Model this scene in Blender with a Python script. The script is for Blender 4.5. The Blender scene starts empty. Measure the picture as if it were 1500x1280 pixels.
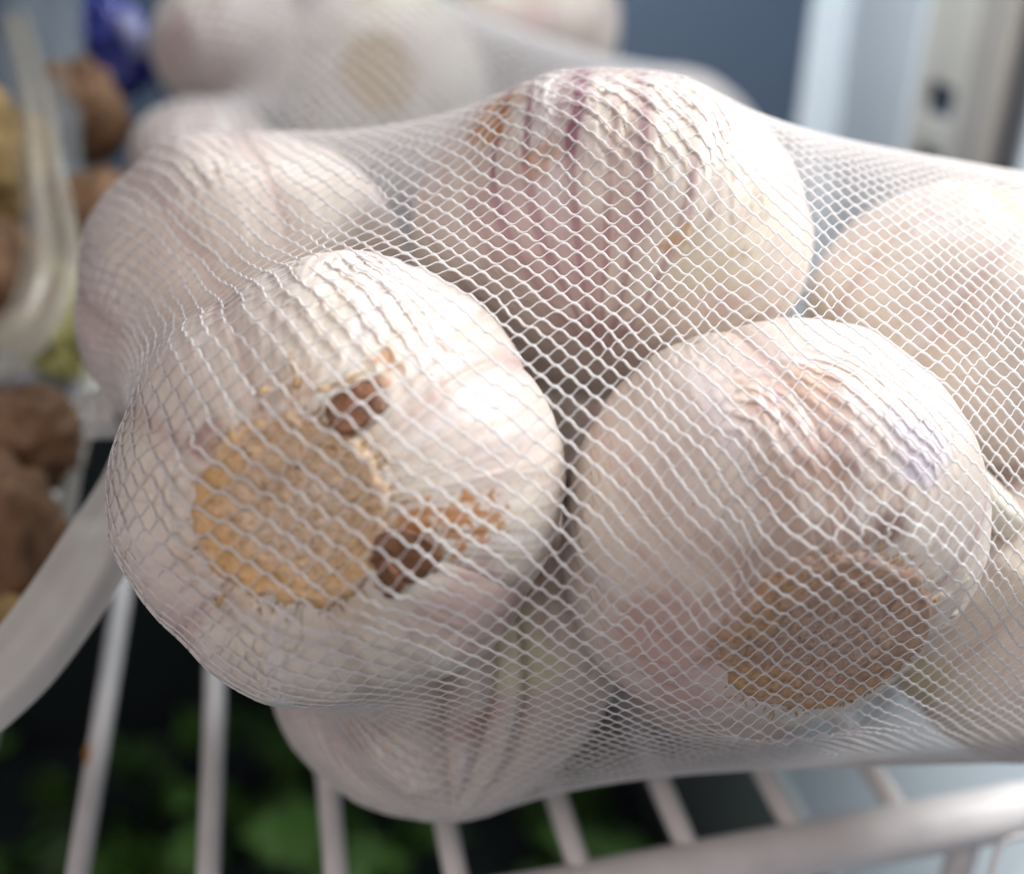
import bpy, math, random
import numpy as np
from mathutils import Matrix, Vector

S = 0.01                                   # everything below is worked out in centimetres, built in metres
sc = bpy.context.scene
# ------------------------------------------------------------------ camera
F = 1608.0
def unit(v):
    v = np.asarray(v, float); return v / np.linalg.norm(v)
Yc = unit((-400, 940, -1608))              # world axes seen in camera axes (Y runs along the shelf wires)
Xc = unit((8706, 954, -1608))
Zc = np.cross(Xc, Yc)
CAMH = 15.1
R_CW = np.array([Xc, Yc, Zc])              # camera vector -> world vector
def cw(v): return R_CW @ np.asarray(v, float)
def at(px, py, depth):                     # a point of the photograph at a given depth -> place in the world (cm)
    return cw(((px-750)/F*depth, (640-py)/F*depth, -depth)) + np.array((0, 0, CAMH))
def ray(px, py): return cw(((px-750)/F, (640-py)/F, -1.0))
CAMP = np.array((0, 0, CAMH))
cam = bpy.data.cameras.new('camera'); camo = bpy.data.objects.new('camera', cam)
sc.collection.objects.link(camo); sc.camera = camo
M = Matrix([list(R_CW[0])+[0], list(R_CW[1])+[0], list(R_CW[2])+[CAMH*S], [0, 0, 0, 1]])
camo.matrix_world = M
cam.sensor_width = 36; cam.sensor_fit = 'HORIZONTAL'; cam.lens = 36*F/1500
cam.clip_start = 0.005; cam.clip_end = 20
cam.dof.use_dof = True; cam.dof.focus_distance = 0.132; cam.dof.aperture_fstop = cam.lens/5.0
# ------------------------------------------------------------------ world and lamps (an open fridge in a room)
world = bpy.data.worlds.new('World'); sc.world = world; world.use_nodes = True
bg = world.node_tree.nodes['Background']; bg.inputs[0].default_value = (0.62, 0.74, 0.90, 1); bg.inputs[1].default_value = 0.17
def area(name, campos, target, size, power, col, sy=None):
    l = bpy.data.lights.new(name, 'AREA'); l.energy = power; l.size = size*S; l.color = col
    if sy: l.shape = 'RECTANGLE'; l.size_y = sy*S
    o = bpy.data.objects.new(name, l); sc.collection.objects.link(o)
    p = cw(campos)+CAMP; t = cw(target)+CAMP
    o.location = p*S
    o.rotation_euler = Vector(t-p).to_track_quat('-Z', 'Y').to_euler()
    return o
area('window_light', (30, 24, -10.5), (3, 1, -16), 12, 3.45, (0.98, 0.99, 0.98), 16)
area('room_light', (-12, 5, 21), (0, -3, -18), 32, .72, (1.0, 0.84, 0.77))
fl = area('liner_fill', (0, 0, 0), (0, 0, -1), 7, .46, (0.95, 0.98, 1.0), 10)  # unseen lamp, added to lift the fridge walls
fl.location = (.08, .28, .28); fl.rotation_euler = Vector((.05, .02, -.22)).to_track_quat('-Z', 'Y').to_euler()
sc.view_settings.view_transform = 'Standard'; sc.view_settings.look = 'None'
sc.view_settings.exposure = 0.0; sc.view_settings.gamma = 1.0
sc.cycles.use_denoising = True
sc.cycles.max_bounces = 8; sc.cycles.transparent_max_bounces = 16
sc.cycles.sample_clamp_indirect = 4.0
# ------------------------------------------------------------------ numpy noise
def _h(i, j, k, seed):
    n = (i.astype(np.int64)*374761393 + j.astype(np.int64)*668265263 + k.astype(np.int64)*2147483647 + seed*974634777) & 0xFFFFFFFF
    n = ((n ^ (n >> 13))*1274126177) & 0xFFFFFFFF
    n = ((n ^ (n >> 16))*2246822519) & 0xFFFFFFFF
    return ((n ^ (n >> 15)) & 0xFFFFFF)/float(0xFFFFFF)
def noise(P, seed=0):                      # value noise in -1..1
    P = np.asarray(P, float); f = np.floor(P); w = P-f; w = w*w*w*(w*(w*6-15)+10)
    i, j, k = f[..., 0], f[..., 1], f[..., 2]
    r = 0
    for a in (0, 1):
        wa = w[..., 0] if a else 1-w[..., 0]
        for b in (0, 1):
            wb = w[..., 1] if b else 1-w[..., 1]
            for c in (0, 1):
                wc = w[..., 2] if c else 1-w[..., 2]
                r = r + wa*wb*wc*_h(i+a, j+b, k+c, seed)
    return r*2-1
def fbm(P, seed=0, o=4):
    r = 0; a = 0.5
    for n in range(o): r = r + a*noise(P*2.0**n, seed+n*17); a *= 0.5
    return r
def sstep(a, b, x):
    t = np.clip((x-a)/(b-a), 0, 1); return t*t*(3-2*t)
# ------------------------------------------------------------------ mesh helpers
def np_mesh(name, V, Q, mat, smooth=True, col=None):
    V = np.asarray(V, np.float32).reshape(-1, 3)*S; Q = np.asarray(Q, np.int32)
    n = Q.shape[1]; me = bpy.data.meshes.new(name)
    me.vertices.add(len(V)); me.vertices.foreach_set('co', V.ravel())
    me.loops.add(Q.size); me.loops.foreach_set('vertex_index', Q.ravel())
    me.polygons.add(len(Q)); me.polygons.foreach_set('loop_start', np.arange(0, Q.size, n, dtype=np.int32))
    me.polygons.foreach_set('use_smooth', np.full(len(Q), smooth, bool))
    me.update(calc_edges=True); me.validate()
    if col is not None and len(me.vertices) == len(V):
        a = me.color_attributes.new('Col', 'FLOAT_COLOR', 'POINT')
        c = np.ones((len(V), 4), np.float32); c[:, :3] = np.asarray(col).reshape(-1, 3); a.data.foreach_set('color', c.ravel())
    if mat: me.materials.append(mat)
    return me
def grid_quads(nu, nv, wrap_v=False, off=0):
    i = np.arange(nu-1)[:, None]; j = np.arange(nv if wrap_v else nv-1)[None, :]
    a = i*nv+j; b = i*nv+(j+1) % nv; c = (i+1)*nv+(j+1) % nv; d = (i+1)*nv+j
    return np.stack([a, b, c, d], -1).reshape(-1, 4)+off
def obj(name, me, parent=None):
    o = bpy.data.objects.new(name, me); sc.collection.objects.link(o)
    if parent is not None:
        o.parent = parent; o.matrix_parent_inverse = Matrix.Translation(parent.location).inverted()
    return o
def tag(o, label=None, cat=None, group=None, kind=None):
    for k, v in (('label', label), ('category', cat), ('group', group), ('kind', kind)):
        if v: o[k] = v
    return o
def empty(name, loc, label, cat, group=None):
    o = bpy.data.objects.new(name, None); sc.collection.objects.link(o); o.location = np.asarray(loc)*S
    o.empty_display_size = 0.01
    return tag(o, label, cat, group)
def tube(P, r, sides=8, caps=True, up=(0, 0, 1)):      # swept round bar; r may be an array
    P = np.asarray(P, float); n = len(P); r = np.broadcast_to(np.asarray(r, float), (n,))
    T = np.gradient(P, axis=0); T /= np.linalg.norm(T, axis=1)[:, None]
    u = np.array(up, float); V = []
    N = np.zeros_like(P); cur = np.cross(T[0], u)
    if np.linalg.norm(cur) < 1e-3: cur = np.cross(T[0], (1, 0, 0))
    for i in range(n):
        cur = cur-T[i]*np.dot(cur, T[i]); cur /= np.linalg.norm(cur); N[i] = cur
    B = np.cross(T, N); a = np.arange(sides)/sides*2*np.pi
    V = P[:, None, :]+r[:, None, None]*(np.cos(a)[None, :, None]*N[:, None, :]+np.sin(a)[None, :, None]*B[:, None, :])
    V = V.reshape(-1, 3); Q = grid_quads(n, sides, True)
    if caps:
        V = np.vstack([V, P[0]-T[0]*r[0]*0.3, P[-1]+T[-1]*r[-1]*0.3])
        j = np.arange(sides); k = (j+1) % sides; c0 = n*sides; c1 = c0+1
        Q = np.vstack([Q, np.stack([k, j, np.full(sides, c0), np.full(sides, c0)], 1), np.stack([j+(n-1)*sides, k+(n-1)*sides, np.full(sides, c1), np.full(sides, c1)], 1)])
    return V, Q
def tris_ok(Q):                                        # list of faces with doubled last vertex -> python faces
    return [tuple(q[:3]) if q[2] == q[3] else tuple(q) for q in Q.tolist()]
def py_mesh(name, V, Fs, mat, smooth=True):
    me = bpy.data.meshes.new(name); me.from_pydata((np.asarray(V)*S).tolist(), [], Fs); me.update()
    if smooth: me.polygons.foreach_set('use_smooth', [True]*len(me.polygons))
    me.materials.append(mat); return me
def tube_obj(name, P, r, mat, parent=None, sides=10):
    V, Q = tube(P, r, sides); return obj(name, py_mesh(name, V, tris_ok(Q), mat), parent)
def box_mesh(name, lo, hi, mat, bev=0.0):
    import bmesh
    bm = bmesh.new(); bmesh.ops.create_cube(bm, size=1)
    lo = np.array(lo, float); hi = np.array(hi, float)
    for v in bm.verts: v.co = Vector(((lo+hi)/2+np.array(v.co)*(hi-lo))*S)
    if bev: bmesh.ops.bevel(bm, geom=bm.edges[:], offset=bev*S, segments=3, affect='EDGES', profile=0.6)
    me = bpy.data.meshes.new(name); bm.to_mesh(me); bm.free(); me.materials.append(mat)
    me.polygons.foreach_set('use_smooth', [bool(bev)]*len(me.polygons))
    return me
# ------------------------------------------------------------------ materials
def mat(name, base=(.8, .8, .8), rough=.5, spec=.5, metal=0, sss=0, sssr=(1, .6, .4), trans=0, attr=False, noise_amt=0, noise_scale=300, bump=0, bump_scale=800, alpha=1, bump_dist=0.0003):
    m = bpy.data.materials.new(name); m.use_nodes = True; nt = m.node_tree; n = nt.nodes; l = nt.links
    p = n['Principled BSDF']; p.inputs['Roughness'].default_value = rough; p.inputs['Specular IOR Level'].default_value = spec
    p.inputs['Metallic'].default_value = metal; p.inputs['Base Color'].default_value = (*base, 1)
    if sss:
        p.inputs['Subsurface Weight'].default_value = sss; p.inputs['Subsurface Radius'].default_value = sssr
        p.inputs['Subsurface Scale'].default_value = 0.0025
    if trans: p.inputs['Transmission Weight'].default_value = trans
    if alpha < 1: p.inputs['Alpha'].default_value = alpha
    src = None
    if attr:
        a = n.new('ShaderNodeAttribute'); a.attribute_name = 'Col'; src = a.outputs['Color']; l.new(src, p.inputs['Base Color'])
    tc = n.new('ShaderNodeTexCoord')
    if noise_amt:
        t = n.new('ShaderNodeTexNoise'); t.inputs['Scale'].default_value = noise_scale; t.inputs['Detail'].default_value = 5
        t.inputs['Roughness'].default_value = .65
        l.new(tc.outputs['Object'], t.inputs['Vector'])
        mr = n.new('ShaderNodeMapRange'); mr.inputs[1].default_value = .25; mr.inputs[2].default_value = .75
        mr.inputs[3].default_value = 1-noise_amt; mr.inputs[4].default_value = 1+noise_amt*.5; l.new(t.outputs['Fac'], mr.inputs[0])
        mx = n.new('ShaderNodeVectorMath'); mx.operation = 'SCALE'
        if src: l.new(src, mx.inputs[0])
        else: mx.inputs[0].default_value = base
        l.new(mr.outputs[0], mx.inputs['Scale']); l.new(mx.outputs[0], p.inputs['Base Color'])
    if bump:
        t = n.new('ShaderNodeTexNoise'); t.inputs['Scale'].default_value = bump_scale; t.inputs['Detail'].default_value = 4
        l.new(tc.outputs['Object'], t.inputs['Vector'])
        b = n.new('ShaderNodeBump'); b.inputs['Strength'].default_value = bump; b.inputs['Distance'].default_value = bump_dist
        l.new(t.outputs['Fac'], b.inputs['Height']); l.new(b.outputs[0], p.inputs['Normal'])
    return m
M_SKIN = mat('garlic_skin', rough=.42, spec=.45, sss=.16, attr=True, noise_amt=.07, noise_scale=450, bump=.25, bump_scale=900)
M_ROOT = mat('root_plate_cork', rough=.85, spec=.2, attr=True, noise_amt=.28, noise_scale=900, bump=.45, bump_scale=1500)
M_FIB = mat('root_fibre', (.50, .33, .17), rough=.8, spec=.2, noise_amt=.3, noise_scale=700)
M_TIP = mat('brown_husk', (.20, .085, .04), rough=.5, spec=.5, noise_amt=.75, noise_scale=160, bump=.5, bump_scale=600)
M_STAIN = mat('orange_husk', (.52, .24, .07), rough=.8, noise_amt=.4, noise_scale=900)
M_CLOVE = mat('clove_skin', rough=.4, attr=True, sss=.1, noise_amt=.06)
M_WIRE = mat('white_coated_wire', (.74, .72, .72), rough=.48, spec=.45, noise_amt=.12, noise_scale=110, bump=.25, bump_scale=150)
M_BACK = mat('fridge_back_liner', (.055, .085, .135), rough=.6, noise_amt=.08, noise_scale=12)
M_SIDE = mat('fridge_side_liner', (.66, .74, .80), rough=.45, noise_amt=.05, noise_scale=15)
M_RAIL = mat('shelf_rail', (.70, .70, .64), rough=.45, noise_amt=.06, noise_scale=40)
M_SLOT = mat('rail_slot', (.03, .05, .09), rough=.7)
M_TRIM = mat('trim_strip', (.60, .57, .52), rough=.25, metal=.25, noise_amt=.1, noise_scale=50)
M_DARK = mat('drawer_inside', (.012, .02, .022), rough=.7, noise_amt=.3, noise_scale=20)  # near-black base puts the shade under the shelf into the colour
M_GING = mat('ginger_skin', (.22, .125, .07), rough=.7, spec=.3, noise_amt=.5, noise_scale=120, bump=.6, bump_scale=200, bump_dist=.001)
M_GING2 = mat('ginger_skin_golden', (.36, .25, .11), rough=.7, spec=.3, noise_amt=.5, noise_scale=120, bump=.6, bump_scale=200, bump_dist=.001)
M_YEL = mat('ginger_skin_yellow_green', (.36, .33, .12), rough=.7, spec=.3, noise_amt=.4, noise_scale=120)
M_BLUE = mat('blue_foil', (.03, .045, .30), rough=.3, spec=.6, noise_amt=.2, noise_scale=60)
def film(name, col, opac, rough=.3):
    m = bpy.data.materials.new(name); m.use_nodes = True; nt = m.node_tree; n = nt.nodes; l = nt.links
    p = n['Principled BSDF']; p.inputs['Base Color'].default_value = (*col, 1); p.inputs['Roughness'].default_value = rough
    tr = n.new('ShaderNodeBsdfTransparent'); tl = n.new('ShaderNodeBsdfTranslucent'); tl.inputs[0].default_value = (*col, 1)
    a = n.new('ShaderNodeMixShader'); a.inputs[0].default_value = .4; l.new(p.outputs[0], a.inputs[1]); l.new(tl.outputs[0], a.inputs[2])
    b = n.new('ShaderNodeMixShader'); l.new(tr.outputs[0], b.inputs[1]); l.new(a.outputs[0], b.inputs[2])
    t = n.new('ShaderNodeTexNoise'); t.inputs['Scale'].default_value = 60; tc = n.new('ShaderNodeTexCoord'); l.new(tc.outputs['Object'], t.inputs['Vector'])
    mr = n.new('ShaderNodeMapRange'); mr.inputs[1].default_value = .3; mr.inputs[2].default_value = .7
    mr.inputs[3].default_value = opac*.75; mr.inputs[4].default_value = min(1, opac*1.2); l.new(t.outputs['Fac'], mr.inputs[0]); l.new(mr.outputs[0], b.inputs[0])
    l.new(b.outputs[0], n['Material Output'].inputs['Surface']); return m
M_NET = film('white_net_thread', (.86, .84, .84), 1.0, .35)
M_NET.node_tree.nodes['Map Range'].inputs[3].default_value = 1.0
M_TAIL = film('gathered_net', (.84, .84, .82), .8, .5)
M_FILM = film('clear_plastic_film', (.70, .70, .66), .55, .25)
M_FILM2 = film('clear_plastic_fold', (.50, .47, .40), .42, .25)
def leafmat():
    m = bpy.data.materials.new('leaf_green'); m.use_nodes = True; nt = m.node_tree; n = nt.nodes; l = nt.links
    p = n['Principled BSDF']; p.inputs['Roughness'].default_value = .45
    t = n.new('ShaderNodeTexNoise'); t.inputs['Scale'].default_value = 40; tc = n.new('ShaderNodeTexCoord'); l.new(tc.outputs['Object'], t.inputs['Vector'])
    oi = n.new('ShaderNodeObjectInfo'); ad = n.new('ShaderNodeMath'); ad.operation = 'MULTIPLY_ADD'; ad.inputs[1].default_value = .6
    l.new(oi.outputs['Random'], ad.inputs[0]); l.new(t.outputs['Fac'], ad.inputs[2])
    r = n.new('ShaderNodeValToRGB'); e = r.color_ramp.elements; e[0].position = .45; e[0].color = (.004, .016, .007, 1); e[1].position = 1.0; e[1].color = (.12, .28, .055, 1)
    l.new(ad.outputs[0], r.inputs[0]); l.new(r.outputs[0], p.inputs['Base Color'])
    tl = n.new('ShaderNodeBsdfTranslucent'); l.new(r.outputs[0], tl.inputs[0]); a = n.new('ShaderNodeMixShader'); a.inputs[0].default_value = .35
    l.new(p.outputs[0], a.inputs[1]); l.new(tl.outputs[0], a.inputs[2]); l.new(a.outputs[0], n['Material Output'].inputs['Surface'])
    return m
M_LEAF = leafmat()
# ------------------------------------------------------------------ the fridge: back, side, rail, trim
XW, YB = 20.0, 38.0
def structure(name, me, label=None): return tag(obj(name, me), label, kind='structure')
def wall_curve():                                      # back and side liner in one run, rounded in the corner
    pts = [(x, YB) for x in np.linspace(-60, XW-1.2, 12)]
    pts += [(XW-1.2+1.2*math.sin(a), YB-1.2+1.2*math.cos(a)) for a in np.linspace(.15, math.pi/2-.15, 7)]
    return pts
pts = wall_curve()
zs = np.linspace(-45, 40, 12)
def sheet_xy(name, pl, z0, z1, m, thick=.4):
    pl = np.array(pl, float); d = np.gradient(pl, axis=0); nrm = np.stack([-d[:, 1], d[:, 0]], 1); nrm /= np.linalg.norm(nrm, axis=1)[:, None]
    ring = np.vstack([pl, (pl+nrm*thick)[::-1]]); n = len(ring)
    V = np.vstack([np.c_[ring, np.full(n, z0)], np.c_[ring, np.full(n, z1)]])
    Q = [(i, (i+1) % n, (i+1) % n+n, i+n) for i in range(n)]
    h = len(pl)
    for b in (0, n): Q += [(b+i, b+i+1, b+n-2-i, b+n-1-i) for i in range(h-1)]
    return py_mesh(name, V, Q, m)
structure('back_wall', sheet_xy('back_wall', pts[:13], -45, 45, M_BACK))
structure('side_wall', sheet_xy('side_wall', pts[12:]+[(XW, y) for y in np.linspace(YB-1.5, 17, 12)], -45, 45, M_SIDE))
rail = empty('shelf_rail', (XW-.3, 30.4, 0), 'pale slotted shelf support rail standing on the bright side wall, beside the metal strip', 'rail')
zc = 7.1; pitch = 1.95
slots = [zc+pitch*k for k in range(-6, 1)]
lo = -12.0
for z in slots:
    obj('rail_bar', box_mesh('rail_bar', (XW-.35, 29.5, lo), (XW-.02, 31.1, z-.5), M_RAIL, .05), rail) if z-.5 > lo else None
    lo = z+.5
obj('rail_bar', box_mesh('rail_bar', (XW-.35, 29.5, lo), (XW-.02, 31.1, 28), M_RAIL, .05), rail)
obj('rail_edge', box_mesh('rail_edge', (XW-.40, 31.11, -12), (XW-.02, 31.6, 28), M_RAIL, .08), rail)
obj('rail_edge', box_mesh('rail_edge', (XW-.40, 29.0, -12), (XW-.02, 29.49, 28), M_RAIL, .08), rail)
obj('slot_back', box_mesh('slot_back', (XW-.12, 29.5, -11), (XW-.025, 31.1, 27.5), M_SLOT), rail)
zz = np.linspace(-12, 30, 30); aa = np.linspace(0, np.pi, 18); ZZ, AA_ = np.meshgrid(zz, aa, indexing='ij')
bul = 1.0+.5*np.sin((ZZ-4)/9.)
V = np.stack([XW+.3-(.45*bul)*np.sin(AA_)**.8, 34.6+2.6*np.cos(AA_)+.5*(bul-1), ZZ], -1)
me = np_mesh('wall_column', V, grid_quads(30, 18), M_SIDE); structure('wall_column', me, 'rounded pale bulge of the fridge side liner')
strip = empty('metal_strip', (XW-.6, 28.2, 0), 'shiny metal trim strip running up the fridge side wall at the top right', 'trim')
obj('strip_body', box_mesh('strip_body', (XW-.8, 26.9, -14), (XW-.02, 28.5, 30), M_TRIM, .25), strip)
obj('strip_edge', box_mesh('strip_edge', (XW-.5, 26.4, -14), (XW-.02, 26.85, 30), mat('dark_gasket', (.10, .10, .11), rough=.5), .15), strip)
# ------------------------------------------------------------------ the wire shelf
shelf = empty('wire_shelf', (5, 18, 0), 'white coated wire shelf with a thick front rim, under the net bag', 'shelf')
def onz(px, py, z):
    r = ray(px, py); return CAMP+r*((z-CAMH)/r[2])
RR = .20
rods = [(116, 1280), (305, 1280), (490, 1280), (665, 1280), (845, 1262), (1005, 1232), (1160, 1203), (1310, 1176)]
rx = [onz(px, py, -RR)[0] for px, py in rods]
rx = [rx[0]-(rx[1]-rx[0])]+rx
rimc = onz(1235, 1231, -.38); RIMY = rimc[1]; RIMR = .47
for k, x in enumerate(rx):
    ys = np.linspace(RIMY, 34, 14); P = np.stack([np.full(14, x), ys, np.full(14, -RR)], 1)
    P[:, 0] += .03*np.sin(ys*.35+k); tube_obj('shelf_wire', P, RR, M_WIRE, shelf, 12)
xs = np.linspace(-14, XW-.2, 24)
P = np.stack([xs, np.full(24, RIMY), -.42+.02*np.sin(xs)], 1)
tube_obj('front_rim', P, RIMR+.015*np.sin(xs*1.3+1), M_WIRE, shelf, 24)
for yb in (24, 33.5): tube_obj('cross_wire', [(x, yb, -RR*2-.22) for x in np.linspace(-12, rx[-1]+.8, 12)], .22, M_WIRE, shelf)
rust = obj('rust_spot', py_mesh('rust_spot', *(lambda VQ: (VQ[0], tris_ok(VQ[1])))(tube([at(129, 1108, 1)*0+onz(128, y, -.02) for y in (1092, 1100, 1108, 1116)], [.03, .06, .06, .03], 8)), M_STAIN), shelf)
pb = onz(1437, 1262, -1.0)
tube_obj('support_post', [(pb[0], RIMY, z) for z in np.linspace(-.9, -9, 6)], .26, M_WIRE, shelf, 12)
h0 = at(1500, 1222, 17.2); hook = [at(x, y, 17.2) for x, y in ((1560, 1216), (1520, 1219), (1490, 1224), (1470, 1232), (1461, 1245), (1457, 1262), (1450, 1290), (1440, 1330))]
hk = tube_obj('wire_hook', hook, .05, mat('bright_wire', (.9, .9, .9), rough=.25), None, 8); tag(hk, 'thin bright curved wire edge below the shelf rim in the bottom right corner', 'wire')
# drawer front panel below the rim, drawer and its corner
dr = empty('crisper_drawer', (0, 20, -20), 'crisper drawer, coloured dark for the shade, full of greens under the wire shelf', 'drawer')
XD = 11.6
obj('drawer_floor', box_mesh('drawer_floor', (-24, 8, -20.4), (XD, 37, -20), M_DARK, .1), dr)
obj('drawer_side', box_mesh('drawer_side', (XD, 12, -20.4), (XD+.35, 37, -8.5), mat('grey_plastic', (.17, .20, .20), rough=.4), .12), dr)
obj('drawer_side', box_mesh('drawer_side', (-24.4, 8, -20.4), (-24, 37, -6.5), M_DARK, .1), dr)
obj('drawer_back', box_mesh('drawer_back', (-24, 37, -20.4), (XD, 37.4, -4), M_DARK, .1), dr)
structure('floor', box_mesh('floor', (-60, -30, -30.5), (XW, YB, -30), M_SIDE))
# ------------------------------------------------------------------ garlic bulbs
class Bulb: pass
def rot_to(a, roll=0.0):                               # local z -> a
    a = unit(a); t = np.array((1, 0, 0)) if abs(a[0]) < .8 else np.array((0, 1, 0))
    x = unit(np.cross(t, a)); y = np.cross(a, x); c, s = math.cos(roll), math.sin(roll)
    return np.stack([c*x+s*y, -s*x+c*y, a], 1)         # columns: local axes in the world
def bulb(c, R, root, lobes=7, creases=None, lobe=.05, seed=1, flat=.86, neck=.35, roll=0., wr=1., plate=.36, taper=0.):
    b = Bulb(); b.c = np.array(c, float); b.R = R; b.M = rot_to(-unit(root), roll); b.seed = seed; b.flat = flat
    b.lobes = lobes; b.lobe = lobe; b.neck = neck; b.wr = wr; b.plate = plate; b.taper = taper
    rs = np.random.RandomState(seed); w = rs.uniform(.7, 1.35, lobes); e = np.cumsum(w)/w.sum()*2*np.pi
    b.edge = e; b.amp = rs.uniform(.4, 1.2, lobes)
    if creases: b.edge = np.array([math.atan2(*(lambda L: (L[1], L[0]))(b.M.T @ hit(b, *q)[0])) % (2*math.pi) for q in creases]); b.lobes = len(creases); b.amp = rs.uniform(.8, 1.2, b.lobes)
    nl, no = 90, 180                                   # coarse table for the net to lie on
    ph = np.linspace(0, np.pi, nl); lo = np.arange(no)/no*2*np.pi
    PH, LO = np.meshgrid(ph, lo, indexing='ij'); b.tab = radius(b, PH, LO, fine=False)
    if plate: b.tab = np.where(PH < plate*1.12, np.maximum(b.tab, R*(flat*.97+.025)/np.cos(np.minimum(PH, 1.2))), b.tab)
    return b
def radius(b, ph, lo, fine=True):                      # ph: 0 at the root pole, pi at the neck
    s, c = np.sin(ph), np.cos(ph)
    e = 2.3
    r = 1/((np.abs(s)**e+(np.abs(c)/np.where(c > 0, b.flat, b.flat*1.0))**e)**(1/e))
    r = r*(1-(.10 if b.plate else 0)*np.exp(-(ph/.30)**2))                 # hollow round the root plate
    r = r*(1+b.taper*(np.exp(-((np.pi-ph)/.45)**2)-1.3*np.exp(-((np.pi-ph-.95)/.45)**2))-.05*np.exp(-((np.pi-ph)/.8)**2)+b.neck*np.exp(-((np.pi-ph)/.20)**2))
    d = np.full(np.shape(lo), 9.0); k = np.zeros(np.shape(lo))
    for i, ed in enumerate(b.edge):
        dd = np.abs((lo-ed+.12*np.sin(ph*2+i)+np.pi) % (2*np.pi)-np.pi); k = np.where(dd < d, b.amp[i], k); d = np.minimum(d, dd)
    wl = 2*np.pi/b.lobes/2
    r = r*(1+b.lobe*(s**1.3)*k*(np.clip(d/wl, 0, 1.2)**.55-.75)*1.3)
    dirv = np.stack([s*np.cos(lo), s*np.sin(lo), c], -1)
    r = r*(1+.035*fbm(dirv*1.3+b.seed*7.1, b.seed, 3))
    if fine:
        st = np.stack([np.cos(lo)*14, np.sin(lo)*14, ph*1.1+b.seed], -1)
        r = r+b.wr*.0065*fbm(st, b.seed+3, 3)*(sstep(.15, .75, s) if b.plate else sstep(.4, .95, s))            # lengthwise ribs of the papery skin
        r = r+b.wr*.0022*fbm(st*np.array((3.3, 3.3, 1.6)), b.seed+9, 2)*(sstep(.15, .75, s) if b.plate else sstep(.4, .95, s))
        ly = fbm(dirv*np.array((2.2, 2.2, 1.2))+b.seed*3.3, b.seed+5, 5)
        pf = sstep(0, .5, s) if not b.plate else 1.
        r = r+pf*(.007*sstep(.02, .034, ly)+.006*sstep(.20, .21, ly))            # edges of torn skin layers
        r = r+.004*fbm(dirv*7+b.seed, b.seed+11, 3)
    return r*b.R
def bulb_r(b, D):                                      # table look-up for unit directions in the world
    L = D @ b.M
    ph = np.arccos(np.clip(-L[..., 2], -1, 1)); lo = np.arctan2(L[..., 1], L[..., 0]) % (2*np.pi)
    a = ph/np.pi*89; o = lo/(2*np.pi)*180; i = np.clip(a.astype(int), 0, 88); fa = a-i; j = o.astype(int) % 180; fo = o-np.floor(o); j2 = (j+1) % 180
    t = b.tab; return (t[i, j]*(1-fo)+t[i, j2]*fo)*(1-fa)+(t[i+1, j]*(1-fo)+t[i+1, j2]*fo)*fa
def surf(b, ph, lo):
    r = radius(b, ph, lo); s = np.sin(ph)
    L = np.stack([s*np.cos(lo), s*np.sin(lo), -np.cos(ph)], -1)*r[..., None]
    return L @ b.M.T+b.c
def hit(b, px, py):                                    # where the sight line through a photo point meets the bulb: (world dir, ph, lo)
    r = unit(ray(px, py)); t = 0.
    m = b.c-CAMP; tm = m @ r; d2 = m @ m-tm*tm; R = b.R*.97
    t = tm-math.sqrt(max(R*R-d2, 0)); p = CAMP+r*t; d = unit(p-b.c); L = b.M.T @ d
    return d, math.acos(max(-1, min(1, -L[2]))), math.atan2(L[1], L[0])
def pix(P):                                            # world -> photo pixel, to lay a bulb's own marks on its skin
    c = (P-CAMP) @ R_CW; return 750+F*c[..., 0]/-c[..., 2], 640-F*c[..., 1]/-c[..., 2]
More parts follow.
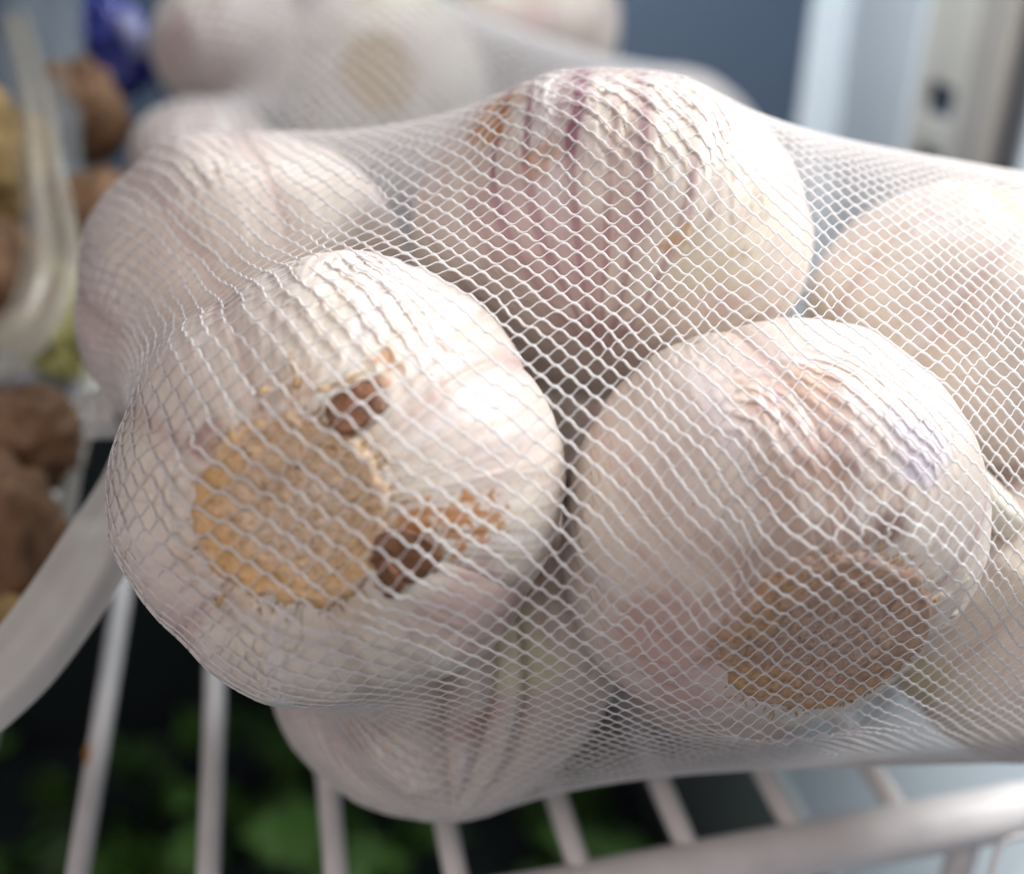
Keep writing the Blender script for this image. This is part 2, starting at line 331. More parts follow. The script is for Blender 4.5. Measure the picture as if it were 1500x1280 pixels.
def skin_colour(b, ph, lo, pink=.5, cream=.2, stripes=None, marks=()):
    s, c = np.sin(ph), np.cos(ph); dirv = np.stack([s*np.cos(lo), s*np.sin(lo), c], -1)
    st = np.stack([np.cos(lo)*9, np.sin(lo)*9, ph*.8+b.seed], -1)
    n1 = fbm(dirv*1.6+b.seed, b.seed+21, 4); n2 = fbm(st, b.seed+22, 4); n3 = fbm(st*np.array((3.5, 3.5, 1.5)), b.seed+23, 3)
    base = np.array((.73, .65, .595)); pk = np.array((.56, .38, .36)); cr = np.array((.76, .72, .58)); wh = np.array((.76, .72, .72))
    C = np.ones(ph.shape+(3,))*base
    def mix(C, col, f): f = np.clip(f, 0, 1)[..., None]; return C*(1-f)+np.array(col)*f
    C = mix(C, cr, cream*sstep(-.15, .4, n1)+.12*cream)
    C = mix(C, pk, pink*sstep(-.1, .45, -n1+.5*n2)*.8)
    C = mix(C, wh, .6*sstep(.1, .5, n2)*(.3+.7*sstep(.15, .75, s)))
    C = mix(C, (.50, .36, .30), .35*sstep(.15, .5, n3)*(.3+.7*sstep(.15, .75, s)))
    if stripes is not None:
        m, col, amt = stripes(ph, lo)
        C = mix(C, col, m*amt)
    dmin = np.full(ph.shape, 9.0)
    for i, ed in enumerate(b.edge): dmin = np.minimum(dmin, np.abs((lo-ed+.12*np.sin(ph*2+i)+np.pi) % (2*np.pi)-np.pi))
    C = mix(C, (.50, .31, .27), .55*np.exp(-(dmin/.07)**2)*sstep(.1, .5, s)*(.6+.8*n2))  # clove creases darkened in the colour, as shade would gather there
    ly = fbm(dirv*np.array((2.2, 2.2, 1.2))+b.seed*3.3, b.seed+5, 5)
    C = mix(C, (.50, .37, .26), .22*np.exp(-((ly-.027)/.012)**2))
    for (md, rad, col, amt, sd, stre) in marks:         # stains, skin tones and painted mauve shade, with ragged outlines
        L = b.M.T @ md; L = np.array((L[0], L[1], -L[2]))
        ang = np.arccos(np.clip(dirv @ L, -1, 1))
        n = fbm(dirv*np.array(stre)+sd, sd, 4)
        C = mix(C, col, amt*sstep(-.1, .75, 1-ang/rad+n*1.7-.1)*sstep(1.25, .9, ang/rad))
    sp = noise(dirv*60+b.seed*5, b.seed+31)
    C = mix(C, (.16, .10, .08), .8*sstep(.965, .985, sp))
    return np.clip(C, 0, 1)
def make_bulb(b, label, nl=150, no=300, group='garlic bulbs in the net bag', plate_tint=1., **kw):
    t = empty('garlic_bulb', b.c, label, 'garlic', group)
    u = np.linspace(0, 1, nl); ph = (u*np.pi); ph[0] = 1e-3; ph[-1] = np.pi-1e-3
    PH, LO = np.meshgrid(ph, np.arange(no)/no*2*np.pi, indexing='ij')
    V = surf(b, PH, LO); C = skin_colour(b, PH, LO, **kw)
    sk = obj('papery_skin', np_mesh('papery_skin', V, grid_quads(nl, no, True), M_SKIN, col=C), t)
    sk.data.flip_normals()
    if b.plate > 0: root_plate(b, t, plate_tint)
    b.o = t; return t
def root_plate(b, t, tint=1., n=90, m=200):
    pr = b.plate                                        # angular radius
    rr = np.linspace(0, 1, n); aa = np.arange(m)/m*2*np.pi; RRR, AA = np.meshgrid(rr, aa, indexing='ij')
    wob = 1+.10*noise(np.stack([np.cos(AA)*1.6, np.sin(AA)*1.6, AA*0+b.seed], -1), 5)+.05*noise(np.stack([np.cos(AA)*6, np.sin(AA)*6, AA*0], -1), 6)
    ph = RRR*pr*wob+1e-4
    P = surf(b, ph, AA)
    zax = b.M @ np.array((0, 0, -1.))                  # outwards at the root
    xy = np.stack([RRR*np.cos(AA), RRR*np.sin(AA)], -1)
    q = np.concatenate([xy*14, np.full(xy.shape[:-1]+(1,), b.seed)], -1)
    g = fbm(q, 41, 5); cell = np.abs(noise(q*2.4, 43))
    flatc = b.c+zax*b.R*(b.flat*.985); hgt = (P-b.c) @ zax
    tgt = b.R*(b.flat*(.965)-.03*RRR**2)
    lift = np.maximum(tgt-hgt, b.R*.012)*sstep(1.0, .86, RRR)
    h = lift+b.R*(.007*g+.005*cell*sstep(1, .8, RRR)+.012*np.exp(-((RRR-.86)/.07)**2)-.03*sstep(.9, 1, RRR))
    pits = sstep(.55, .75, noise(q*1.7+9, 47)); h = h-b.R*.007*pits*sstep(1, .8, RRR)
    V = P+zax*h[..., None]
    n1 = fbm(q*.45, 51, 4); n2 = fbm(q*1.6, 53, 4)
    A, B, D, O = [np.array(c) for c in (((.68, .52, .37), (.74, .64, .55), (.44, .27, .15), (.72, .44, .18)) if tint == 1. else ((.55, .38, .14), (.60, .44, .20), (.45, .30, .10), (.60, .40, .15)) if tint == 2 else ((.50, .36, .30), (.56, .44, .38), (.32, .20, .16), (.58, .36, .18)))]
    low = sstep(-.5, .6, ((P-b.c) @ cw((-.75, -.65, 0)))/(b.R*pr))      # the plate is more orange towards its lower left edge
    def mix(C, col, f): f = np.clip(f, 0, 1)[..., None]; return C*(1-f)+np.array(col)*f
    C = np.ones(P.shape)*A; C = mix(C, B, sstep(-.1, .35, n1)*sstep(1, .4, RRR)); C = mix(C, O, sstep(.35, .95, RRR+.5*n1)*(.2+.65*low))
    C = mix(C, D, .42*sstep(.08, .45, n2)); C = mix(C, D, .45*pits); C = mix(C, D, .35*np.exp(-((RRR-.93)/.05)**2)); C = mix(C, (.68, .58, .52) if tint == 1. else (.52, .40, .36), .85*sstep(-.05, .3, fbm(q*.8+5, 57, 4))*sstep(.72, .98, RRR))
    o = obj('root_plate', np_mesh('root_plate', V, grid_quads(n, m, True), M_ROOT, col=C), t); o.data.flip_normals()
    # cut root stubs and frayed fibres round the edge
    rs = np.random.RandomState(b.seed); VV = []; QQ = []; off = 0
    for k in range(260):
        a = rs.rand()*2*np.pi; edge = k > 90
        r0 = pr*(rs.uniform(.86, 1.02) if edge else math.sqrt(rs.rand())*.85)
        p0 = surf(b, np.array(r0), np.array(a)); p0 = p0+zax*max(0, (b.R*b.flat*.955-(p0-b.c) @ zax))*(0.8 if not edge else .3)
        outd = unit(surf(b, np.array(r0+.05), np.array(a+rs.uniform(-.02, .02)))-surf(b, np.array(r0), np.array(a)))
        ln = rs.uniform(.03, .13) if edge else rs.uniform(.03, .08)
        dv = unit(outd*(1 if edge else .3)+zax*rs.uniform(.05, .5)*(1 if edge else 2)+rs.normal(0, .2, 3))
        s = np.linspace(0, 1, 4)[:, None]; Pp = p0+dv*s*ln+rs.normal(0, .012, 3)*s**2
        if edge: Pp = Pp-zax*(s**2)*ln*.25
        v, q_ = tube(Pp, np.linspace(1, .35, 4)*rs.uniform(.008, .018)*(1 if edge else 1.4), 4, False)
        VV.append(v); QQ.append(q_+off); off += len(v)
    f = obj('root_fibres', np_mesh('root_fibres', np.vstack(VV), np.vstack(QQ), M_FIB), o); f['kind'] = 'stuff'
def lump(name, c, rad, m, parent=None, seed=0, amp=.2, Rm=None, e=2.0, n=26, freq=1.2, col=None):
    ph = np.linspace(1e-3, np.pi-1e-3, n); lo = np.arange(2*n)/(2*n)*2*np.pi; PH, LO = np.meshgrid(ph, lo, indexing='ij')
    D = np.stack([np.sin(PH)*np.cos(LO), np.sin(PH)*np.sin(LO), np.cos(PH)], -1)
    r = 1/((np.abs(D)**e).sum(-1)**(1/e)); r = r*(1+amp*fbm(D*freq+seed*3.7, seed, 4)*2)
    V = D*r[..., None]*np.array(rad)
    if Rm is not None: V = V @ np.asarray(Rm).T
    C = None if col is None else np.ones(V.shape)*col
    me = np_mesh(name, V+np.array(c), grid_quads(n, 2*n, True), m, col=C); me.flip_normals(); return obj(name, me, parent)
# placement of the bulbs in the bag: centre, radius, direction of the root end
def toward(c, px, py, R):                              # root direction: from the centre to the skin under a photo point
    b = Bulb(); b.c = np.array(c); b.R = R; b.M = np.eye(3); return hit(b, px, py)[0]
c1 = at(506, 703, 14.1); b1 = bulb(c1, 2.80, toward(c1, 426, 753, 2.6), 6, lobe=.05, seed=3, flat=.88, neck=.2, roll=.4, plate=.455, creases=[(745, 545), (800, 850), (600, 1015), (290, 960), (195, 610), (330, 330)])
c2 = at(888, 364, 16.7); b2 = bulb(c2, 2.97, cw((.05, .90, -.42)), 11, lobe=.022, seed=71, flat=.66, neck=.0, wr=1.4, plate=0)
c3 = at(1122, 770, 14.6); r3 = unit(-ray(1122, 770)*math.cos(.74)+cw((.47, -.88, 0))*math.sin(.74)); b3 = bulb(c3, 2.82, r3, 6, lobe=.038, seed=14, flat=.77, neck=.3, roll=1.2, plate=.60)
c4 = at(368, 440, 17.6); b4 = bulb(c4, 2.62, cw((-.3, .5, -.7)), 7, lobe=.05, seed=21, flat=.88, neck=.2, plate=0)
c5 = at(640, 940, 17.3); b5 = bulb(c5, 2.70, -unit(at(655, 1190, 16.4)-c5), 5, lobe=.20, seed=27, flat=.95, neck=.02, taper=.05, plate=0, creases=[(682, 1060), (470, 1090), (800, 1030), (400, 800), (700, 780)])
c6 = at(1412, 497, 17.5); b6 = bulb(c6, 2.55, cw((.62, .75, .15)), 8, lobe=0.05, seed=33, flat=.86, neck=.3, plate=.3)
c7 = at(1500, 900, 16.6); b7 = bulb(c7, 2.15, cw((.3, -.3, -.8)), 6, lobe=0.05, seed=39, flat=.88, neck=.2, plate=0)
c8 = at(1560, 660, 18.6); b8 = bulb(c8, 2.2, cw((.3, .3, -.8)), 6, lobe=0.05, seed=44, flat=.88, neck=.2, plate=0)
c9 = at(808, 640, 21.8); b9 = bulb(c9, 2.4, cw((.3, .3, -.8)), 6, lobe=.05, seed=49, flat=.88, neck=.0, plate=0)
c10 = at(1060, 905, 19.6); b10 = bulb(c10, 2.3, cw((.3, .3, -.8)), 6, lobe=0.05, seed=54, flat=.88, neck=.0, plate=0)
bulbs = [b1, b2, b3, b4, b5, b6, b7, b8, b9, b10]
ORG = (.50, .21, .05); PUR = (.34, .17, .21)
def st2(ph, lo):                                       # purple lengthwise stripes of the upper bulb
    L = b2.M.T @ hit(b2, 840, 350)[0]; l0 = math.atan2(L[1], L[0])
    d = (lo-l0+np.pi) % (2*np.pi)-np.pi
    x = d*36+1.8*noise(np.stack([np.cos(lo)*4, np.sin(lo)*4, ph*1.5], -1), 77)+.6*noise(np.stack([np.cos(lo)*20, np.sin(lo)*20, ph*4], -1), 78)
    s = sstep(.45, .95, np.cos(x))
    brk = sstep(-.3, .3, noise(np.stack([np.cos(lo)*6, np.sin(lo)*6, ph*3.2], -1), 79))
    wide = sstep(-.9, -.35, d)*sstep(.62, .30, d)
    soft = .35*sstep(-.2, .9, np.cos(x*.5))
    return (s*(.35+.65*brk)+soft)*wide*sstep(.45, 1.0, ph), np.array(PUR), .85
def mk(b, px, py, rad, col, amt, sd, stre=(9, 9, 5)): return (hit(b, px, py)[0], rad, col, amt, sd, stre)
make_bulb(b1, 'large white garlic bulb at left with tan root plate and two brown husk tips', 300, 600, pink=.38, cream=.35,
          marks=[mk(b1, 655, 772, .17, ORG, .85, 5, (24, 24, 24)), mk(b1, 715, 765, .13, ORG, .8, 15, (26, 26, 26)), mk(b1, 565, 548, .12, ORG, .7, 6, (14, 14, 14)), mk(b1, 600, 770, .10, ORG, .8, 7, (14, 14, 14)),
                 mk(b1, 285, 640, .10, (.42, .24, .22), .7, 8), mk(b1, 430, 560, .10, (.55, .33, .18), .6, 9, (20, 20, 20)),
                 mk(b1, 425, 752, .58, (.62, .46, .33), .5, 10, (6, 6, 6)), mk(b1, 700, 900, .35, (.52, .34, .33), .6, 12, (4, 4, 4))])  # the last mark paints mauve shade on the bulb's lower side
make_bulb(b2, 'top garlic bulb with purple lengthwise stripes and cream ribs at its right', 240, 560, pink=.55, cream=.3, stripes=st2,
          marks=[mk(b2, 728, 175, .16, ORG, .7, 5, (12, 12, 12)), mk(b2, 800, 235, .10, ORG, .5, 6, (12, 12, 12)), mk(b2, 995, 348, .10, ORG, .8, 7, (14, 14, 14)), mk(b2, 1085, 375, .05, ORG, .7, 8, (14, 14, 14)), mk(b2, 1070, 330, .42, (.78, .74, .60), .75, 11, (3, 3, 3)), mk(b2, 800, 420, .6, (.50, .33, .34), .6, 13, (3, 3, 3))])  # the last mark is shade in mauve, painted low on this bulb
make_bulb(b3, 'large garlic bulb at right whose brownish root plate faces down to the shelf', 300, 600, plate_tint=.85, pink=.7, cream=.15,
          marks=[mk(b3, 1190, 560, .30, (.62, .40, .28), .6, 5, (3, 3, 3)), mk(b3, 1190, 640, .26, (.48, .30, .26), .6, 6, (4, 4, 4)), mk(b3, 1330, 640, .22, (.62, .60, .74), .7, 9, (4, 4, 4)),
                 mk(b3, 960, 960, .5, (.56, .36, .33), .75, 10, (3, 3, 3)), mk(b3, 1330, 790, .16, (.26, .16, .14), .8, 11, (6, 6, 6)), mk(b3, 1210, 905, .7, (.42, .27, .21), .6, 12, (5, 5, 5))])  # the mauve mark at lower left puts shade into the colour
make_bulb(b4, 'shaded garlic bulb at the upper left under densely bunched net', 150, 300, pink=.5, cream=.1)
make_bulb(b5, 'lowest garlic bulb with bulging cloves, resting on the shelf wires under the large left bulb', 220, 440, pink=.75, cream=.2,
          marks=[mk(b5, 810, 960, .35, (.72, .70, .50), .8, 5, (3, 3, 3)), mk(b5, 722, 1070, .22, (.50, .28, .20), .9, 6, (3, 3, 3)), mk(b5, 560, 1080, .5, (.48, .35, .32), .6, 7, (3, 3, 3))])
make_bulb(b6, 'brightly lit garlic bulb at the upper right edge with a yellowish root end', 180, 360, pink=.25, cream=.4, marks=[mk(b6, 1485, 295, .3, (.60, .42, .15), .7, 5, (5, 5, 5))])
make_bulb(b7, 'garlic bulb at the lower right edge of the picture with a yellowed flank', 150, 300, pink=.5, cream=.4, marks=[mk(b7, 1340, 1000, .4, (.68, .58, .36), .8, 5, (3, 3, 3))])
make_bulb(b8, 'pale garlic bulb at the right edge between the bright upper and the yellowed lower one', 120, 240, pink=.35, cream=.3)
make_bulb(b9, 'added garlic bulb, coloured dark for shade, deep in the bag, behind the gap between the three front bulbs', 100, 200, pink=1.6, cream=.0)  # bulb put in to darken the gap; its heavy pink stands for shade
make_bulb(b10, 'garlic bulb on the shelf behind the one with the brownish root plate', 100, 200, pink=.6, cream=.2)
# husk tips beside the root plate of the left bulb
def on(b, px, py, out=0.):
    d, ph, lo = hit(b, px, py); return b.c+d*(float(bulb_r(b, d[None])[0])+out), d
for (px, py, rad, sd, rl) in ((522, 592, (.25, .36, .08), 4, .5), (592, 815, (.27, .38, .08), 9, -.5), (568, 842, (.22, .13, .06), 19, .1)):
    p, d = on(b1, px, py, -.045)
    o = lump('husk_tip', p, rad, M_TIP, b1.o, sd, .17, rot_to(d, rl), 2.3, 48, 1.5)
    Lt = d @ b1.M; pht = math.acos(-Lt[2]); lot = math.atan2(Lt[1], Lt[0]) % (2*math.pi)        # the net lies over the husk tips too
    gp, gl = np.meshgrid(np.linspace(0, np.pi, 90), np.arange(180)/180*2*np.pi, indexing='ij')
    ct = np.cos(gp)*math.cos(pht)+np.sin(gp)*math.sin(pht)*np.cos(gl-lot)
    b1.tab = np.where(ct > math.cos(.24), b1.tab+.09*sstep(math.cos(.24), math.cos(.13), ct), b1.tab)
for k, (px, py, dx, dy, n) in enumerate(((430, 560, -4, -50, 5), (465, 580, 60, -26, 6), (500, 572, 40, -34, 4), (395, 575, -16, 10, 3), (335, 870, -24, 14, 3))):
    P = []
    for s in np.linspace(0, 1, n+2):
        p, d = on(b1, px+dx*s+4*math.sin(s*7+k), py+dy*s+3*math.cos(s*5+k), .035); P.append(p)
    tube_obj('dry_root', P, np.linspace(.028, .008, n+2), M_FIB, b1.o, 6)
# pale stem stub that sticks out at the right of the second large bulb
p = at(1445, 735, 15.4)
st = lump('clove_tip', p, (.42, .30, .75), M_CLOVE, b3.o, 3, .12, rot_to(cw((.45, -.45, -.2))), 2.0, 24, 1.4, col=(.80, .78, .68))
# ------------------------------------------------------------------ the net: a closed sleeve relaxed over the bulbs
def relax_bag(bl, A, B, R0, axup, levels, ends=2, floor=.04, zfloor=True, gap=.035, hoop=.34, pw=1.3, endr=4.2):
    A = np.array(A); B = np.array(B); ax = unit(B-A); Lg = np.linalg.norm(B-A)
    e1 = unit(np.array(axup)-ax*np.dot(axup, ax)); e2 = np.cross(ax, e1)
    nu, nv = levels[0][0], levels[0][1]
    u = np.linspace(0, 1, nu); th = np.arange(nv)/nv*2*np.pi
    w = np.sqrt(np.clip(1-((.16-u)/.16).clip(0)**2, .0, 1)); w[0] = .03
    G = A+ax*(u*Lg)[:, None, None]+(R0*w)[:, None, None]*(np.cos(th)[None, :, None]*e1+np.sin(th)[None, :, None]*e2)
    for (nu, nv, it) in levels:
        if G.shape[:2] != (nu, nv): G = resample(G, nu, nv)
        endrow = A+ax*Lg+(G[-1]-A-ax*Lg)*endr/max(1e-6, np.linalg.norm(G[-1, 0]-A-ax*Lg)); start = G[0].mean(0)
        for k in range(it):
            up = np.vstack([G[1:], G[-1:]]); dn = np.vstack([G[:1], G[:-1]]); lf = np.roll(G, 1, 1); rt_ = np.roll(G, -1, 1)
            ws = [np.linalg.norm(q-G, axis=-1, keepdims=True)**pw+1e-4 for q in (up, dn, lf, rt_)]
            va = (ws[0]*up+ws[1]*dn)/(ws[0]+ws[1])-G; vh = (ws[2]*lf+ws[3]*rt_)/(ws[2]+ws[3])-G
            N = np.cross(up-dn, rt_-lf); N /= np.maximum(np.linalg.norm(N, axis=-1, keepdims=True), 1e-9)
            mv = .5*(va+vh); na = (va*N).sum(-1, keepdims=True); nh = (vh*N).sum(-1, keepdims=True)
            mv = mv-(mv*N).sum(-1, keepdims=True)*N+N*(.5*(2-hoop)*na+.5*hoop*nh)
            G = G+.5*mv; G[-1] = endrow
            G[0] = G[1].mean(0)*.5+G[0].mean(0)*.5+(G[0]-G[0].mean(0))*.5+(G[1]-G[1].mean(0))*.1
            G = push(G, bl, gap, floor if zfloor else None)
        G[-1] = endrow
    return G
def report(G):
    print('NETSIZE', [round(float(np.linalg.norm(np.roll(G[i],1,0)-G[i],axis=1).sum()),1) for i in (20,50,80,110)], round(float(np.linalg.norm(G[1:]-G[:-1],axis=2).sum(0).mean()),1))
def push(G, bl, gap, floor):
    for b in bl:
        d = G-b.c; r = np.linalg.norm(d, axis=-1); near = r < b.R*1.25
        if not near.any(): continue
        dd = d[near]; rr = r[near]; D = dd/np.maximum(rr, 1e-6)[:, None]; br = bulb_r(b, D)+gap
        f = np.maximum(rr, br); G[near] = b.c+D*f[:, None]
    if floor is not None: G[..., 2] = np.maximum(G[..., 2], floor)
    return G
def resample(G, nu, nv):
    u = np.linspace(0, 1, nu)*(G.shape[0]-1); v = np.arange(nv)/nv*G.shape[1]
    U, V = np.meshgrid(u, v, indexing='ij'); return sample(G, U, V)
def sample(G, U, V):                                   # Catmull-Rom in both directions, wrapping round the sleeve
    n, m = G.shape[:2]; i = np.clip(np.floor(U).astype(int), 0, n-2); fu = (U-i); j = np.floor(V).astype(int); fv = V-j
    def w(t): return (-.5*t+t*t-.5*t**3, 1-2.5*t*t+1.5*t**3, .5*t+2*t*t-1.5*t**3, -.5*t*t+.5*t**3)
    wu, wv = w(fu), w(fv); out = 0
    for a in range(4):
        ia = np.clip(i+a-1, 0, n-1)
        for b_ in range(4): out = out+(wu[a]*wv[b_])[..., None]*G[ia, (j+b_-1) % m]
    return out
def net_mesh(name, G, bl, strands, periods, seg, sides, rt, rn, gap, floor, flip=1, vr=(0, 1), urange=(0, 1)):
    n, m = G.shape[:2]
    k = np.arange(int(strands*vr[0]), int(strands*vr[1])); npt = periods*seg+1; x = np.linspace(urange[0], urange[1], npt)
    K, X = np.meshgrid(k, x, indexing='ij')
    phs = X*periods*2*np.pi+K*np.pi
    cs = np.cos(phs); z = np.sign(cs)*np.abs(cs)**1.0
    z = cs*(1.0)-.06*np.cos(3*phs)
    jit = .10*noise(np.stack([X*periods*.9, K*.8, X*0], -1), 3)+.7*noise(np.stack([X*9, K*.07, X*0], -1), 4)
    V = (K+.47*z+jit)/strands*m; U = (X+.006*noise(np.stack([X*11, K*.05, X*0+3], -1), 8)+.25/periods*noise(np.stack([X*periods*.5, K*.3, X*0+7], -1), 5))*(n-1)
    U = np.clip(U, 0, n-1)
    P = sample(G, U, V); P1 = sample(G, np.clip(U+.3, 0, n-1), V)-sample(G, np.clip(U-.3, 0, n-1), V); P2 = sample(G, U, V+.3)-sample(G, U, V-.3)
    N = np.cross(P1, P2); N /= np.maximum(np.linalg.norm(N, axis=-1), 1e-9)[..., None]
    cen = G.mean((0, 1)); sg = np.sign(((P-cen)*N).sum(-1)); 
    if sg.mean() < 0: N = -N
    P = push(P, bl, gap, floor)
    T = np.gradient(P, axis=1); T /= np.maximum(np.linalg.norm(T, axis=-1), 1e-9)[..., None]
    Bn = np.cross(T, N); Bn /= np.maximum(np.linalg.norm(Bn, axis=-1), 1e-9)[..., None]; N = np.cross(Bn, T)
    sl = flip*np.sin(phs)
    r = rn+(rt-rn)*sstep(-.5, .5, sl); r = r+.55*rn*(np.abs(cs)**8)
    r = r*(1+.10*noise(np.stack([X*periods*2.1, K*1.7, X*0], -1), 6))
    a = np.arange(sides)/sides*2*np.pi
    W = P[:, :, None, :]+r[:, :, None, None]*(np.cos(a)[None, None, :, None]*Bn[:, :, None, :]+.85*np.sin(a)[None, None, :, None]*N[:, :, None, :])
    nk = len(k); q = grid_quads(npt, sides, True)
    Q = (q[None]+(np.arange(nk)*npt*sides)[:, None, None]).reshape(-1, 4)
    return np_mesh(name, W.reshape(-1, 3), Q, M_NET)
A = at(285, 640, 20.5); B = at(1950, 725, 17.6)
G = relax_bag(bulbs, A, B, 7.2, cw((0, .3, -1)), [(40, 44, 260), (80, 88, 140), (170, 176, 70)])
report(G)
bag = empty('net_bag', (0, 15, 0), 'white net bag pulled tight over the garlic bulbs on the wire shelf', 'net bag')
FL = -1
obj('net', net_mesh('net', G, bulbs, 288, 92, 9, 5, .0158, .0068, .024, .04, FL), bag)
# gathered tail of the bag, running down to the left, and its knot
def ribbon(name, P, Wd, m, parent, seed, folds=5, nrm=(0, 0, 1), thick=.05, nn=40, amp=.10, curv=.5):
    P = np.asarray(P, float); Wd = np.asarray(Wd, float); t = np.linspace(0, 1, len(P)); tt = np.linspace(0, 1, 60)
    Pi = np.stack([np.interp(tt, t, P[:, k]) for k in range(3)], 1)
    for _ in range(12): Pi[1:-1] = (Pi[:-2]+Pi[2:]+2*Pi[1:-1])/4
    W = np.interp(tt, t, Wd); T = np.gradient(Pi, axis=0); T /= np.linalg.norm(T, axis=1)[:, None]
    nr = np.array(nrm, float); Bn = np.cross(T, nr); Bn /= np.linalg.norm(Bn, axis=1)[:, None]; N = np.cross(Bn, T)
    s = np.linspace(-1, 1, nn)
    hh = amp*(np.sin(s*folds*2.1+seed)[None, :]*np.ones((60, 1))+.6*noise(np.stack([np.repeat(s[None]*folds, 60, 0), np.repeat(tt[:, None]*4, nn, 1), np.full((60, nn), seed*1.)], -1), seed))
    hh = hh-curv*(s**2)[None, :]*W[:, None]
    top = Pi[:, None]+Bn[:, None]*(W[:, None]*s[None])[..., None]+N[:, None]*hh[..., None]
    bot = top-N[:, None]*thick
    ring = np.concatenate([top, bot[:, ::-1]], 1); V = ring.reshape(-1, 3); Q = grid_quads(60, 2*nn, True)
    me = np_mesh(name, V, Q, m); return obj(name, me, parent)
tailP = [at(215, 640, 17.2), at(190, 720, 16.6), at(150, 790, 16.2), at(95, 880, 15.9), at(25, 975, 15.6), at(-60, 1050, 15.4), at(-160, 1110, 15.4)]
ribbon('gathered_tail', tailP, [.38, .47, .52, .54, .54, .54, .54], M_TAIL, bag, 3, 2, nrm=cw((.2, .1, 1)), curv=.18, amp=.07)
lump('knot', at(152, 607, 17.6), (.38, .42, .40), M_TAIL, bag, 6, .2, None, 2.2, 24, 2.0)
# ------------------------------------------------------------------ second net bag of garlic behind
d2 = []
def back_bulb(px, py, dep, R, root, seed, label, **kw):
    c = at(px, py, dep); pl = kw.pop('plate', 0); b = bulb(c, R, cw(root), 6, lobe=.05, seed=seed, flat=.88, neck=.0, plate=pl)
    make_bulb(b, label, 70, 140, 'garlic bulbs in the bag behind', **kw); d2.append(b); return b
back_bulb(340, 72, 29, 2.0, (0, -.3, .2), 61, 'blurred mauve garlic bulb behind, beside the blue wrapper', pink=1.3, cream=0)  # extra pink also darkens it, standing for the shade back there
back_bulb(305, 245, 27, 1.8, (0, -1, -.5), 62, 'blurred pinkish garlic bulb behind the upper left bulb, below another mauve one', pink=1.6, cream=0)  # pink raised further to paint this bulb's shade into its skin
back_bulb(565, 135, 30, 2.8, (.05, -.1, 1), 63, 'blurred cream garlic bulb behind with its tan root plate in view', pink=.05, cream=1.0, plate=.42, plate_tint=2)
back_bulb(780, 40, 32, 2.5, (0, 1, -.5), 64, 'blurred mauve white garlic bulb behind the top of the net bag', pink=.6, cream=.1)
back_bulb(985, 235, 31, 2.4, (1, 0, -.5), 65, 'blurred pale garlic bulb behind, nearest to the dark blue back wall', pink=.1, cream=.5)
back_bulb(470, -20, 33, 2.3, (0, 1, -.5), 66, 'blurred bluish white garlic bulb at the top edge behind the cream one', pink=.1, cream=.2)
G2 = relax_bag(d2, at(275, 150, 29), at(1150, 330, 31), 5.0, cw((0, .3, -1)), [(30, 36, 160), (60, 72, 80)], zfloor=False, endr=1.6)

bag2 = empty('net_bag', (0, 30, 0), 'blurred second net bag of garlic standing behind the first one', 'net bag')
obj('net', net_mesh('net', G2, d2, 120, 46, 6, 4, .045, .034, .04, None, FL), bag2)
# ------------------------------------------------------------------ brown roots in a clear plastic bag at the left
gg = 'ginger roots in the clear plastic bag'
def ging(px, py, dep, rad, m, seed, label, Rm=None):
    t = empty('ginger_root', at(px, py, dep), label, 'ginger', gg)
    lump('ginger_body', at(px, py, dep), rad, m, t, seed, .22, Rm, 2.2, 40, 1.5)
    rs = np.random.RandomState(seed)
    for k in range(3):
        d = unit(rs.normal(0, 1, 3)); lump('ginger_knob', at(px, py, dep)+d*np.array(rad)*.8, tuple(np.array(rad)*rs.uniform(.35, .5)), m, t, seed+k+50, .2, None, 2.2, 20)
ging(122, 165, 27, (1.0, 1.0, 1.2), M_GING, 1, 'dark brown ginger root behind, just below the blue wrapper')
ging(150, 335, 26, (1.2, 1.2, 1.4), M_GING, 2, 'brown ginger root behind the left shoulder of the net bag, below a black gap')
ging(-5, 225, 24, (.9, .9, 1.5), M_GING2, 3, 'golden ginger root at the left edge, uppermost in the plastic bag')
ging(0, 420, 23, (1.1, 1.1, 1.2), M_GING, 4, 'brown ginger root at the left edge behind the whitish plastic fold')
ging(85, 470, 25, (1.0, 1.0, 1.2), M_YEL, 5, 'yellow green root behind the plastic fold left of the net bag')
ging(35, 640, 21, (1.0, 1.0, 1.0), M_GING, 6, 'brown ginger root at the left edge above the large one')
ging(10, 800, 20, (1.05, 1.1, 1.7), M_GING, 7, 'large brown ginger root at the left edge beside the bag tail')
ging(15, 930, 19.2, (.8, .8, .9), M_GING2, 8, 'lowest tan ginger root at the left edge, just above the bag tail')
pb_ = empty('plastic_bag', at(40, 500, 22), 'clear plastic bag with whitish folds round the brown roots at the left', 'plastic bag')
ribbon('plastic_fold', [at(x, y, d) for x, y, d in ((20, 20, 25), (50, 140, 23), (62, 260, 22), (80, 380, 21.5), (50, 470, 21), (-10, 530, 20.5), (-90, 570, 20))], [.3, .35, .45, .55, .5, .45, .4], M_FILM2, pb_, 5, 3, nrm=cw((.3, 0, 1)), thick=.03, amp=.05, curv=.15)
ribbon('plastic_edge', [at(x, y, d) for x, y, d in ((150, 500, 23), (125, 600, 22), (108, 680, 21), (92, 760, 20.4), (75, 850, 20))], [.25, .2, .15, .2, .3], M_FILM, pb_, 8, 2, nrm=cw((.3, 0, 1)), thick=.03, amp=.05)
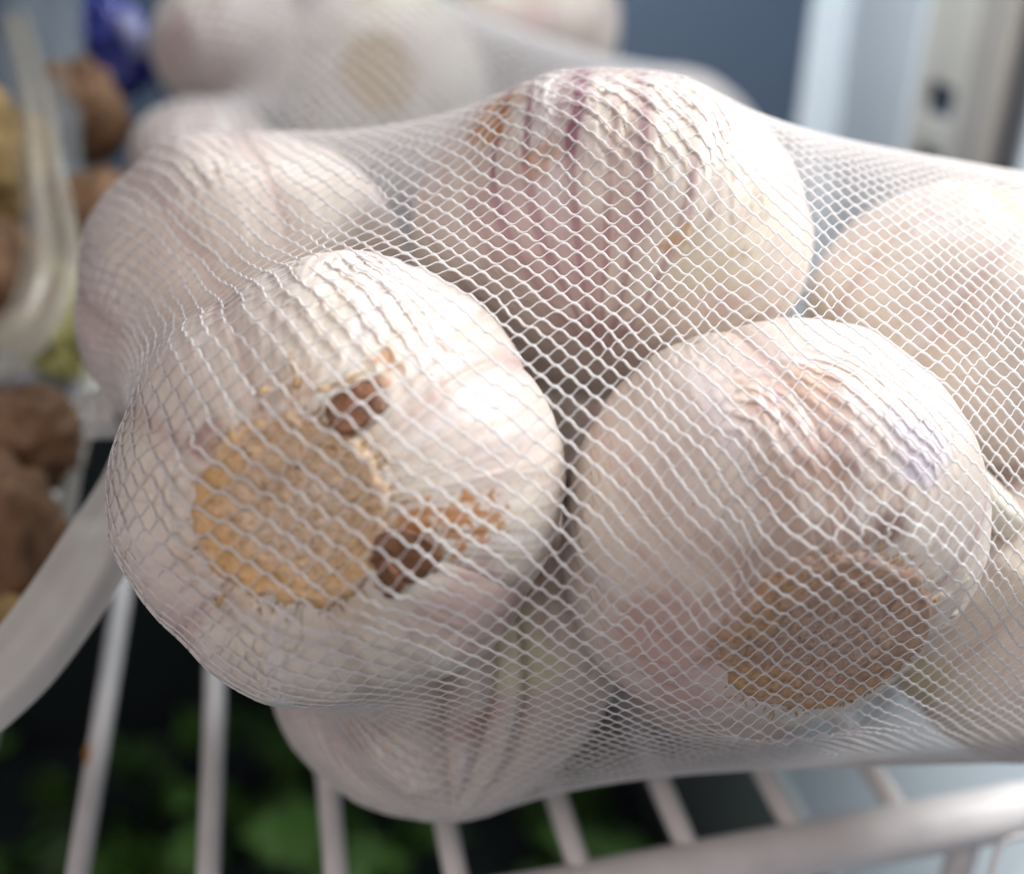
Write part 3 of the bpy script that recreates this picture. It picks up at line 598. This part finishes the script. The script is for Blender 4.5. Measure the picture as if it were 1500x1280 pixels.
ribbon('plastic_panel', [at(x, y, d) for x, y, d in ((60, -60, 27), (50, 60, 26), (45, 180, 25), (70, 300, 25), (110, 420, 25))], [1., 1.1, 1.0, .8, .5], film('thin_film', (.5, .56, .6), .22, .2), pb_, 11, 2, nrm=cw((.3, 0, 1)), thick=.02, amp=.1)
wr = empty('blue_wrapper', at(165, 60, 30), 'shiny dark blue wrapper at the top left behind the bags', 'wrapper')
lump('wrapper_body', at(172, 62, 30), (1.0, .9, 1.3), M_BLUE, wr, 3, .25, rot_to(cw((-.3, 1, 0))), 2.4, 50, 2.4)
lump('wrapper_highlight', at(196, 50, 29.1), (.5, .35, .6), mat('foil_highlight', (.35, .38, .62), rough=.35), wr, 5, .2, rot_to(cw((-.5, 1, 0))), 2.4, 24, 2.0)  # pale lump added as the highlight on the shiny wrapper
# ------------------------------------------------------------------ greens in the drawer
def leaf_mesh(seed):
    rs = np.random.RandomState(seed); n, m = 22, 13; u = np.linspace(0, 1, n); v = np.linspace(-1, 1, m); U, V = np.meshgrid(u, v, indexing='ij')
    w = np.sin(np.pi*np.clip(U, 0, 1)**.7)*1.5+.05
    w = w*(1+.18*np.sin(U*26+seed)*np.abs(V))
    z = .5*U**2*2-.25*np.abs(V)*w+.45*fbm(np.stack([U*4, V*2.5, U*0+seed], -1), seed, 3)*(.4+np.abs(V))+.3*np.abs(V)**2*np.sin(U*18+seed*2)
    P = np.stack([U*4.4-2.2, V*w, z], -1); top = P; bot = P-np.array((0, 0, .04))
    ring = np.concatenate([top, bot[:, ::-1]], 1); me = np_mesh('leaf', ring.reshape(-1, 3), grid_quads(n, 2*m, True), M_LEAF); return me
lm = [leaf_mesh(s) for s in range(5)]
gr = empty('leafy_greens', (0, 20, -20), 'dark leafy greens heaped in the drawer below the shelf wires', 'greens')
rs = np.random.RandomState(12)
for k in range(230):
    x = rs.uniform(-16, 10.3); y = rs.uniform(9, 34)
    z = -20+rs.uniform(0, 4.5)+5.0*math.exp(-((x-1)/5)**2-((y-16)/6)**2)
    o = bpy.data.objects.new('leaf', lm[k % 5]); sc.collection.objects.link(o); o.parent = gr
    o.location = (np.array((x, y, z))-np.array((0, 20, -20)))*S
    o.rotation_euler = (rs.normal(0, .6), rs.normal(0, .6), rs.uniform(0, 6.28)); s_ = rs.uniform(.35, .8); o.scale = (s_, s_, s_)
